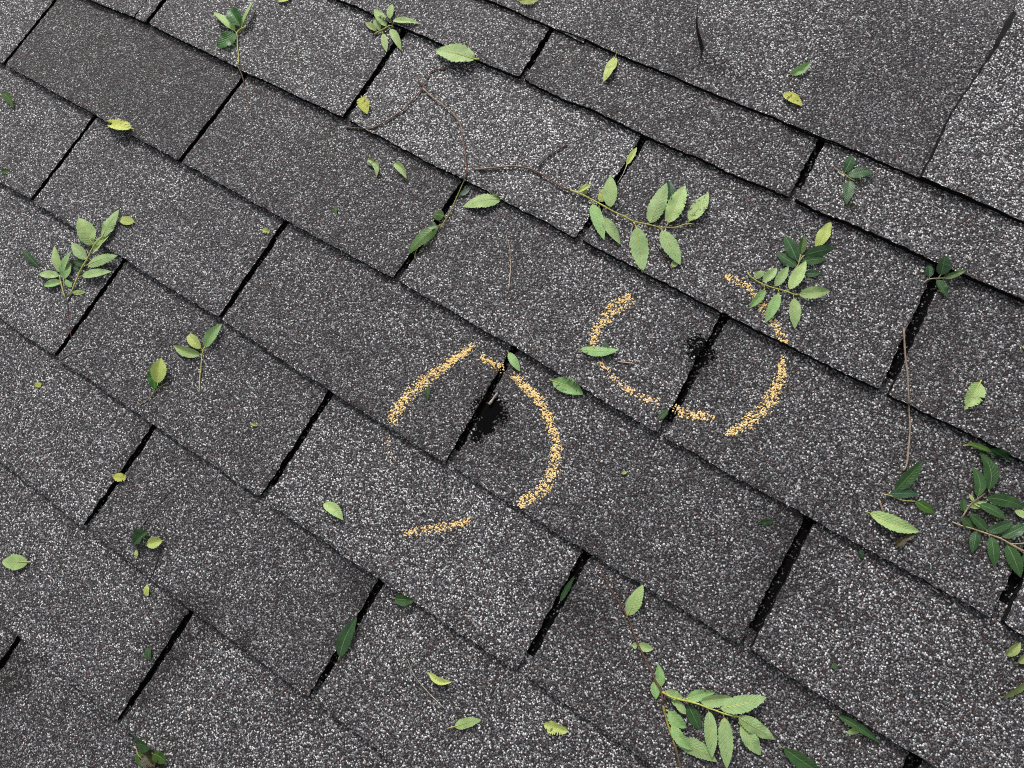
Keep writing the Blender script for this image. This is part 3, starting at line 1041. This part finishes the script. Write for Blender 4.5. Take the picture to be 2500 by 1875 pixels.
# big dark spray at the right edge
sprig((2408, 1302), 'dense spray of glossy dark leaves at the right edge, running out of the picture', [
    ([(2325, 1274, .6), (2345, 1283, 1.2), (2379, 1292, 2), (2408, 1302, 2.5), (2442, 1313, 3), (2463, 1327, 3), (2502, 1347, 3), (2560, 1372, 2)], 1.5, 2.4, (.44, .36, .22), (.40, .29, .16)),
    ([(2463, 1327, 3), (2495, 1328, 4), (2515, 1322, 4)], 1.4, 1.2, TAN, TAN),
    ([(2463, 1327, 3), (2490, 1342, 3.5), (2500, 1354, 3.5)], 1.4, 1.2, TAN, RED)], [
    (2377, 1291, 2346, 1263, 24, d(tint='vivid', z0=2, z1=3)),
    (2408, 1294, 2365, 1252, 25, d(tint='vivid', z0=3, z1=4)),
    (2412, 1298, 2473, 1273, 28, d(tint='greytop', z0=3, z1=5)),
    (2447, 1311, 2508, 1280, 30, d(tint='greytop', z0=3, z1=5)),
    (2384, 1297, 2373, 1350, 28, d(tint='greytop', z0=3, z1=2)),
    (2420, 1310, 2427, 1384, 28, d(tint='vivid', z0=3, z1=2)),
    (2459, 1329, 2492, 1410, 35, d(tint='vivid', z0=3, z1=2)),
    (2496, 1328, 2522, 1318, 20, d(tint='vivid', z0=4, z1=4)),
    (2500, 1352, 2515, 1390, 22, d(tint='vivid', z0=4, z1=3))])
sprig((2380, 1226), 'whorl of dark leaves with pale bases near the right edge, under a shingle edge', [
    ([(2350, 1262, .8), (2358, 1245, 1.5), (2368, 1232, 2.5), (2384, 1221, 3.5), (2405, 1205, 4)], 1.8, 2.0, TAN, BROWN)], [
    (2354, 1249, 2352, 1216, 22, d(tint='vivid', z0=2, z1=2, root=(2356, 1250))),
    (2387, 1212, 2372, 1138, 27, d(tint='vivid', z0=4, z1=3, bend=-.13, fold=(.1, .2))),
    (2414, 1195, 2392, 1103, 38, d(tint='vivid', z0=4, z1=2, bend=-.14, fold=(.0, .2))),
    (2374, 1226, 2436, 1242, 18, U(tint='l', z0=3.5, z1=3)),
    (2364, 1234, 2396, 1240, 11, U(tint='l', z0=3, z1=3)),
    (2378, 1224, 2366, 1206, 9, U(tint='l', z0=3, z1=3)),
    (2410, 1216, 2503, 1240, 31, d(tint='vivid', z0=5, z1=4, bend=.06)),
    (2392, 1232, 2458, 1268, 28, d(tint='vivid', z0=4.5, z1=3, bend=.05)),
    (2478, 1246, 2512, 1264, 18, U(tint='l', z0=3, z1=3))])
sprig((2361, 1088), 'folded olive leaves wedged along the shingle edge above the dark whorl, right', [
    ([(2351, 1088, .8), (2362, 1085, 1.2), (2385, 1090, 1.5)], 1.4, 1.0, (.4, .4, .14), GREEN)], [
    (2362, 1082, 2424, 1104, 16, d(tint='oldtop', z0=1.5, z1=2.5, fold=(.7, .1), dmg=.2)),
    (2384, 1089, 2450, 1119, 13, d(tint='d', z0=1.5, z1=2, fold=(.6, .3))),
    (2418, 1097, 2468, 1130, 21, d(tint='d', z0=2.5, z1=1.5, fold=(1.1, .2), bend=.06))])
# bottom spray
sprig((1617, 1690), 'long dark twig with a full spray of pale leaves at the bottom', [
    ([(1457, 1370, .1), (1470, 1400, .1), (1489, 1436, .2), (1519, 1482, .4), (1539, 1520, .8), (1558, 1574, 1), (1581, 1621, 1.6), (1604, 1668, 2.4), (1615, 1686, 3), (1619, 1722, 3)], 1.2, 2.7, RED, (.14, .085, .06)),
    ([(1619, 1722, 3), (1625, 1749, 3), (1634, 1781, 3), (1643, 1806, 2.5)], 2.5, 2.2, (.22, .17, .06), (.36, .35, .08)),
    ([(1643, 1806, 2.5), (1652, 1834, 2), (1661, 1872, 1.5), (1668, 1910, 1)], 2.3, 2.0, (.22, .15, .07), BROWN),
    ([(1617, 1689, 3), (1630, 1698, 3.6), (1648, 1706, 4), (1678, 1712, 4.6), (1705, 1718, 5), (1729, 1729, 5), (1748, 1734, 5), (1766, 1743, 5), (1801, 1750, 4)], 2.3, 1.9, (.44, .44, .09), GREEN),
    ([(1628, 1757, 3), (1636, 1763, 3), (1638, 1768, 3)], 1.4, 1.3, GREEN, GREEN)], [
    (1681, 1722, 1709, 1783, 32, d(tint='vivid', z0=1.5, z1=.8)),
    (1649, 1712, 1675, 1744, 20, U(tint='n', z0=2.5, z1=2)),
    (1640, 1706, 1666, 1727, 18, U(tint='g', z0=2, z1=2)),
    (1614, 1676, 1606, 1620, 25, U(tint='g', z0=1.5, z1=1.5)),
    (1597, 1664, 1602, 1707, 23, U(tint='g', z0=1, z1=1)),
    (1556, 1576, 1543, 1576, 17, U(tint='l', z0=.8, z1=.8)),
    (1557, 1575, 1595, 1585, 23, U(tint='l', z0=.8, z1=.8)),
    (1625, 1688, 1668, 1704, 24, U(tint='n', z0=4, z1=4, root=(1618, 1690))),
    (1675, 1707, 1746, 1691, 29, U(tint='g', z0=4, z1=3, dmg=.18, bend=.05)),
    (1711, 1713, 1787, 1702, 34, U(tint='n', z0=5, z1=3, fold=(.2, .6), root=(1704, 1717))),
    (1759, 1730, 1872, 1702, 44, U(tint='n', z0=5, z1=5, root=(1748, 1734), fold=(-.1, .15))),
    (1808, 1771, 1857, 1844, 37, U(tint='n', z0=2, z1=1.5)),
    (1803, 1750, 1893, 1806, 36, U(tint='n', z0=5, z1=4, fold=(-.1, -.1))),
    (1769, 1752, 1774, 1877, 37, U(tint='n', z0=4, z1=2, root=(1765, 1743), dmg=.12)),
    (1650, 1808, 1751, 1860, 42, U(tint='n', z0=3, z1=3, bend=.06, fold=(-.1, -.1))),
    (1731, 1737, 1738, 1851, 33, U(tint='n', z0=5, z1=5, root=(1727, 1728))),
    (1632, 1736, 1676, 1777, 32, U(tint='g', z0=4, z1=3, root=(1625, 1734), fold=(.1, .4), bend=-.05)),
    (1639, 1771, 1691, 1831, 30, U(tint='g', z0=4.5, z1=4, fold=(.1, .3), bend=-.05))])
# leaf scraps knot, lower left
sprig((362, 1300), 'curled dark leaf and pale yellow leaf on a thin dark stick, lower left', [
    ([(394, 1337, 1), (390, 1352, .6), (383, 1372, .3), (370, 1407, .1)], 1.5, .9, DARKTW, DARKTW),
    ([(368, 1299, 2), (361, 1298, 2.4)], 1.0, 1.0, TAN, OLIVE)], [
    (362, 1298, 325, 1330, 32, d(tint='d', z0=3, z1=1, fold=(.5, .9), dmg=.25)),
    (396, 1320, 357, 1328, 28, U(tint='y', z0=4, z1=2, fold=(.6, .2), dmg=.12)),
    (334, 1342, 336, 1358, 13, U(tint='y', z0=1, z1=1, cut=.8))], name='leafy_sprig')
# wilted clump at the bottom left
sprig((360, 1838), 'wilted brown and green leaf clump at the bottom edge, lower left', [
    ([(327, 1822, 1), (333, 1828, 2), (335, 1840, 2.5), (344, 1852, 2), (353, 1857, 1)], 1.6, 1.4, (.45, .45, .25), OLIVE)], [
    (334, 1808, 366, 1828, 26, d(tint='vivid', z0=2, z1=4, fold=(.1, .3))),
    (342, 1832, 349, 1850, 13, d(tint='oldtop', z0=2, z1=2)),
    (333, 1838, 352, 1872, 20, d(tint='oldtop', z0=2, z1=2, dmg=.4, fold=(.2, .8))),
    (373, 1841, 406, 1864, 15, d(tint='oldtop', z0=4, z1=3, dmg=.3, bend=.12)),
    (357, 1832, 380, 1868, 30, d(tint='brown', z0=1.5, z1=3, fold=(.8, .4), dmg=.9, ragged=.3)),
    (392, 1842, 372, 1874, 28, d(tint='brown', z0=2, z1=1.5, fold=(.4, .9), dmg=.9, ragged=.3)),
    (388, 1872, 414, 1884, 20, d(tint='brown', z0=2, z1=1.5, dmg=.9))])

# ---- bare twigs
def twig(lines, label, group=G_TWIG, name='twig'):
    return stem_part(None, lines, name, True, label, 'twig', group)


twig([([(2206, 800, .6), (2208, 830, 1), (2209, 859, 1), (2214, 895, .8), (2217, 929, .6), (2219, 968, .8), (2219, 1006, .8), (2222, 1035, .6), (2221, 1064, .5), (2217, 1105, .8), (2215, 1137, 1.4), (2205, 1149, 1)],
       2.3, 1.9, (.24, .18, .14), (.34, .27, .21))], 'long straight tan twig lying down the slope beside the wide right keyway')
twig([([(1235, 574, .2), (1240, 590, .3), (1245, 604, .3), (1246, 618, .3), (1244, 632, .8), (1248, 643, .8), (1246, 664, .5), (1242, 709, .3)], 1.1, 1.4, TAN, (.5, .42, .33))],
     'short kinked tan twig on the bare shingle in the upper middle, above the circles')
twig([([(1265, 782, .2), (1282, 802, .5), (1292, 812, .6), (1304, 836, .5), (1315, 859, .2)], 1.0, 1.2, GREY, (.44, .38, .30))], 'thin grey twig on the shingle between the two chalk circles')
twig([([(995, 1609, .2), (1006, 1640, .5), (1022, 1664, .8), (1038, 1683, .8), (1057, 1702, .6), (1087, 1731, .2)], .9, 1.3, GREY, (.50, .46, .40))], 'thin curved pale twig near the bottom, right of the dark keyway leaf')
twig([([(424, 1191, .2), (400, 1216, .4), (366, 1253, .5), (355, 1270, .4), (339, 1292, .2)], .8, 1.2, DARKTW, (.40, .37, .34))], 'thin straight dark twig above the curled dark leaf, lower left')
twig([([(231, 850, .2), (205, 853, .4), (175, 862, .4), (150, 877, .3), (122, 893, .2)], 1.1, .9, (.38, .36, .34), (.20, .18, .17))], 'thin grey twig at the foot of the left keyway, below the two-stemmed sprig')
twig([([(1508, 882, .4), (1526, 885, .5), (1547, 888, .3)], 1.3, 1.8, (.50, .36, .28), (.55, .42, .34))], 'tiny pinkish stick right of the star-shaped leaf inside the right circle')
twig([([(1545, 548, 1.2), (1541, 576, .8), (1536, 607, .3)], 1.3, 1.5, (.35, .30, .27), (.62, .55, .50))], 'short pale leafless stalk under the large spray, beside its longest leaf')
twig([([(1600, 594, .3), (1615, 613, .5), (1626, 634, .4), (1639, 659, .2)], .8, 1.2, DARKTW, DARKTW)], 'thin dark twig under the large spray, between its two lowest leaves')
twig([([(1529, 657, .4), (1548, 661, .5), (1563, 668, .3), (1572, 682, .2), (1576, 699, .2)], .9, .8, (.09, .10, .05), GREY)], 'hair-thin curved stalk on the shingle edge below the longest spray leaf')
twig([([(1531, 402, 1), (1522, 424, .6), (1508, 446, .2)], .9, .9, (.45, .40, .34), (.5, .46, .42))], 'thin pale stalk lying in the keyway above the large spray')
twig([([(1194, 987, .4), (1203, 975, 1.2), (1215, 959, .6)], 3.4, 2.6, (.52, .44, .38), (.30, .27, .25))], 'short grey splinter of bark in the keyway beside the large black worn spot', name='bark_splinter')

# ---- loose leaves
def loose(bx, by, tx, ty, w, label, **k):
    if k.get('side') is None:
        k['side'] = 'u'
    return leaf(None, bx, by, tx, ty, w, label=label, **k)


loose(1160, 145, 1063, 124, 56, 'large pale two-toned leaf on the shingle edge, upper middle', tint='l', z0=4, z1=3, fold=(.05, .3), dmg=.16, roll=.0)
loose(883, 238, 897, 279, 31, 'crumpled yellow leaf beside the upper keyway', tint='yy', z0=2, z1=2, fold=(.7, .5), dmg=.3, ragged=.2)
loose(1222, 487, 1130, 505, 34, 'pale green pointed leaf just under the shingle edge, right of the drooping twig', tint='l', z0=3, z1=1.5, bend=-.03)
loose(900, 390, 918, 434, 17, 'curled pale leaf with a dark end, left of a curled pair in the upper middle', tint='l', z0=2, z1=2, bend=.25, fold=(.2, .8), dmg=.2)
loose(900, 388, 912, 405, 14, 'small dark leaf end beside the curled pair, upper middle', side='t', tint='vivid', z0=1, z1=2, bend=-.1)
loose(962, 398, 993, 437, 19, 'curled pale leaf with a folded tip, right of a curled pair in the upper middle', tint='l', z0=1, z1=3, fold=(.1, .8), bend=.10)
loose(327, 543, 289, 535, 22, 'yellow-green leaf touching the tip of the two-stemmed left sprig', tint='y', z0=1.5, z1=1.5)
loose(93, 650, 53, 607, 18, 'narrow dark leaf on the shingle left of the two-stemmed sprig', side='t', tint='d', z0=1, z1=1)
loose(320, 314, 262, 303, 35, 'spotted yellow-green leaf lying on a shingle edge, upper left', tint='yy', z0=2, z1=1.5, dmg=.40, pet=.14)
loose(4, 228, 33, 265, 22, 'small green leaf at the left edge near the top', side='t', tint='oldtop', z0=1.5, z1=1.5, bend=.12)
loose(3, 419, 26, 417, 11, 'tiny dark olive leaf at the left edge below the upper keyway', side='t', tint='oldtop', dmg=.4)
loose(818, 503, 820, 524, 11, 'tiny green leaf alone on the shingle, middle of the upper left', side='t', tint='oldtop')
loose(640, 560, 658, 566, 17, 'ragged pale leaf scrap beside the keyway, left of centre', tint='y', ragged=.4, dmg=.35, cut=.8)
loose(84, 938, 100, 941, 13, 'tiny yellow-green leaf scrap on the shingle at the left', tint='yy', cut=.75)
loose(276, 1163, 307, 1167, 22, 'torn pale leaf scrap hanging over a keyway, lower left', tint='yy', cut=.8, ragged=.2, z0=2, z1=2)
loose(791, 1229, 838, 1270, 26, 'pale folded leaf alone on the light shingle, below the left circle', tint='l', z0=1.5, z1=3, fold=(.8, .0), bend=.08, dmg=.1)
loose(68, 1372, 5, 1372, 38, 'broad pale leaf at the left edge', tint='l', z0=2.5, z1=1.5, dmg=.1, fold=(.2, -.1))
loose(359, 1428, 360, 1455, 14, 'small yellow-green leaf scrap below the curled dark leaf, lower left', tint='y', dmg=.15, cut=.85)
loose(361, 1582, 365, 1612, 17, 'small grey-green leaf beside the lower left keyway', side='t', tint='greytop')
loose(829, 1603, 872, 1507, 33, 'long glossy dark leaf lying along the lower middle keyway', side='t', tint='greytop', z0=2, z1=5, fold=(.05, .25), bend=.05)
loose(964, 1462, 1009, 1466, 23, 'dark green leaf caught under a shingle edge, lower middle', side='t', tint='vivid', z0=1, z1=1.5, dmg=.2, cut=.9)
loose(1368, 1466, 1403, 1404, 14, 'narrow dark leaf deep in the keyway below the left circle', side='t', tint='d', z0=-2.5, z1=-2)
loose(1532, 1502, 1570, 1427, 36, 'single upright pale leaf beside the long dark twig, lower right of centre', tint='l', z0=1.5, z1=2)
loose(1047, 1643, 1105, 1664, 17, 'folded green leaf bent like a bow near the bottom middle', side='u', tint='y', z0=2, z1=2, bend=-.14, fold=(1.0, .3))
loose(1110, 1774, 1175, 1757, 28, 'pale green leaf with a stalk at the bottom middle', tint='l', z0=2, z1=1.5, pet=.30, bend=.04)
loose(1328, 1768, 1389, 1786, 34, 'ragged crumpled pale leaf at the bottom, left of the long twig', tint='y', z0=2, z1=1.5, fold=(.6, .3), ragged=.45, dmg=.38)
loose(2047, 1748, 2149, 1815, 20, 'narrow folded dark leaf along a shingle edge at the bottom right', side='t', tint='vivid', z0=1.5, z1=2, fold=(.9, .2), bend=.03)
loose(2100, 1781, 2065, 1789, 19, 'small pale leaf half under the narrow folded dark leaf, bottom right', tint='l', z0=1, z1=1)
loose(1914, 1828, 2022, 1900, 38, 'large glossy dark leaf cut by the bottom edge', side='t', tint='vivid', z0=3, z1=2, fold=(.05, .3))
loose(2455, 1600, 2492, 1568, 26, 'pale grey-green leaf at the right edge, lower of the curled ones beside a keyway', tint='o', z0=2, z1=4, fold=(.4, .6), dmg=.15)
loose(2486, 1618, 2520, 1588, 24, 'pale curled leaf cut by the right edge, touching its grey-green neighbour', tint='o', z0=2, z1=3, fold=(.2, .7))
loose(2449, 1701, 2525, 1650, 30, 'long pale folded leaf with a dark half cut by the right edge near the bottom', tint='o', z0=1, z1=4, fold=(-.2, .9), roll=.2)
loose(1929, 181, 1979, 151, 19, 'curled pale leaf with a torn spike on the ridge cap', tint='g', z0=1, z1=3, fold=(.1, .8), bend=-.08)
loose(1912, 229, 1958, 259, 24, 'brown-striped yellow leaf on the ridge cap seam', tint='yy', z0=1.5, z1=1.5, fold=(.2, .05), dmg=.3, bend=.05)
loose(1503, 139, 1473, 201, 23, 'narrow yellowish pale leaf below the ridge caps, top right of centre', tint='y', z0=1.5, z1=3, dmg=.15)
loose(1267, 1, 1318, -2, 19, 'pale leaf cut by the top edge, right of centre', tint='y', bend=-.06)
loose(679, 2, 713, -3, 14, 'yellowish leaf cut by the top edge, left of centre', tint='yy')
loose(1530, 402, 1555, 359, 15, 'small pale leaf stuck in the keyway above the large spray', tint='y', z0=.5, z1=.5, dmg=.3)
loose(1992, 603, 2029, 541, 30, 'single yellowish pale leaf lying on the dark sprig', tint='y', z0=5, z1=2, fold=(.1, .1))
loose(2124, 1253, 2245, 1298, 36, 'long pale serrated leaf with a folded base below the yellowing sprig, right', tint='l', z0=3, z1=2, fold=(.8, .0), bend=-.05)
loose(2393, 934, 2354, 1000, 50, 'notched pale leaf alone on the smooth shingle at the right', tint='l', z0=2, z1=2, fold=(.3, .2), ragged=.22, dmg=.08)
loose(1242, 861, 1270, 907, 21, 'small green leaf across the head of the keyway on the left circle', tint='g', z0=1.5, z1=1.5)
loose(1349, 930, 1424, 963, 35, 'spotted pale leaf between the two chalk circles', tint='g', z0=2.5, z1=1.5, dmg=.30, bend=.05)
loose(1045, 944, 1044, 977, 12, 'tiny dark green leaf inside the left circle by its stroke', side='t', tint='vivid')
loose(1418, 852, 1512, 853, 25, 'pale spotted leaf lying across the left stroke of the right circle', tint='g', z0=3, z1=3, dmg=.28, bend=-.07)
loose(1477, 834, 1485, 884, 17, 'dark leaf crossing beneath the spotted one at the right circle', side='t', tint='d', z0=.8, z1=.8)
loose(1608, 1024, 1632, 999, 14, 'small dark leaf in the keyway at the bottom of the right circle', side='t', tint='vivid', z0=-1, z1=0)
loose(1518, 1156, 1529, 1152, 9, 'tiny pale leaf scrap on the bare shingle below the right circle', tint='y', cut=.8)
loose(2099, 1343, 2108, 1366, 12, 'tiny dark leaf below the lapped edge, right of the large lower keyway', side='t', tint='d')
loose(1888, 1273, 1847, 1277, 14, 'small dark leaf on the shingle, left of the long pale serrated one', side='t', tint='d')
loose(2033, 1623, 2044, 1633, 14, 'tiny grey-green leaf scrap on the shingle at the lower right', side='t', tint='greytop', cut=.8)
loose(2188, 1334, 2212, 1312, 22, 'dead brown curled leaf below the long pale serrated leaf', side='t', tint='brown', dmg=.95, fold=(.9, .6), z0=2, z1=3, ragged=.3)
loose(2205, 1318, 2233, 1302, 18, 'second dead brown leaf piece, nearer the tip of the pale serrated leaf', side='t', tint='brown', dmg=.95, fold=(.8, .5), z0=2, z1=2, ragged=.3)
loose(613, 1034, 629, 1038, 9, 'tiny cream leaf scrap alone on the shingle, left of the left circle', tint='yy', cut=.85, dmg=0)
loose(2496, 846, 2508, 853, 12, 'pale leaf tip just showing at the right edge', tint='y')
loose(2074, 508, 2087, 501, 11, 'tiny dead red-brown leaf below the three dark leaves, upper right', side='t', tint='brown', dmg=.9, fold=(.8, .8))
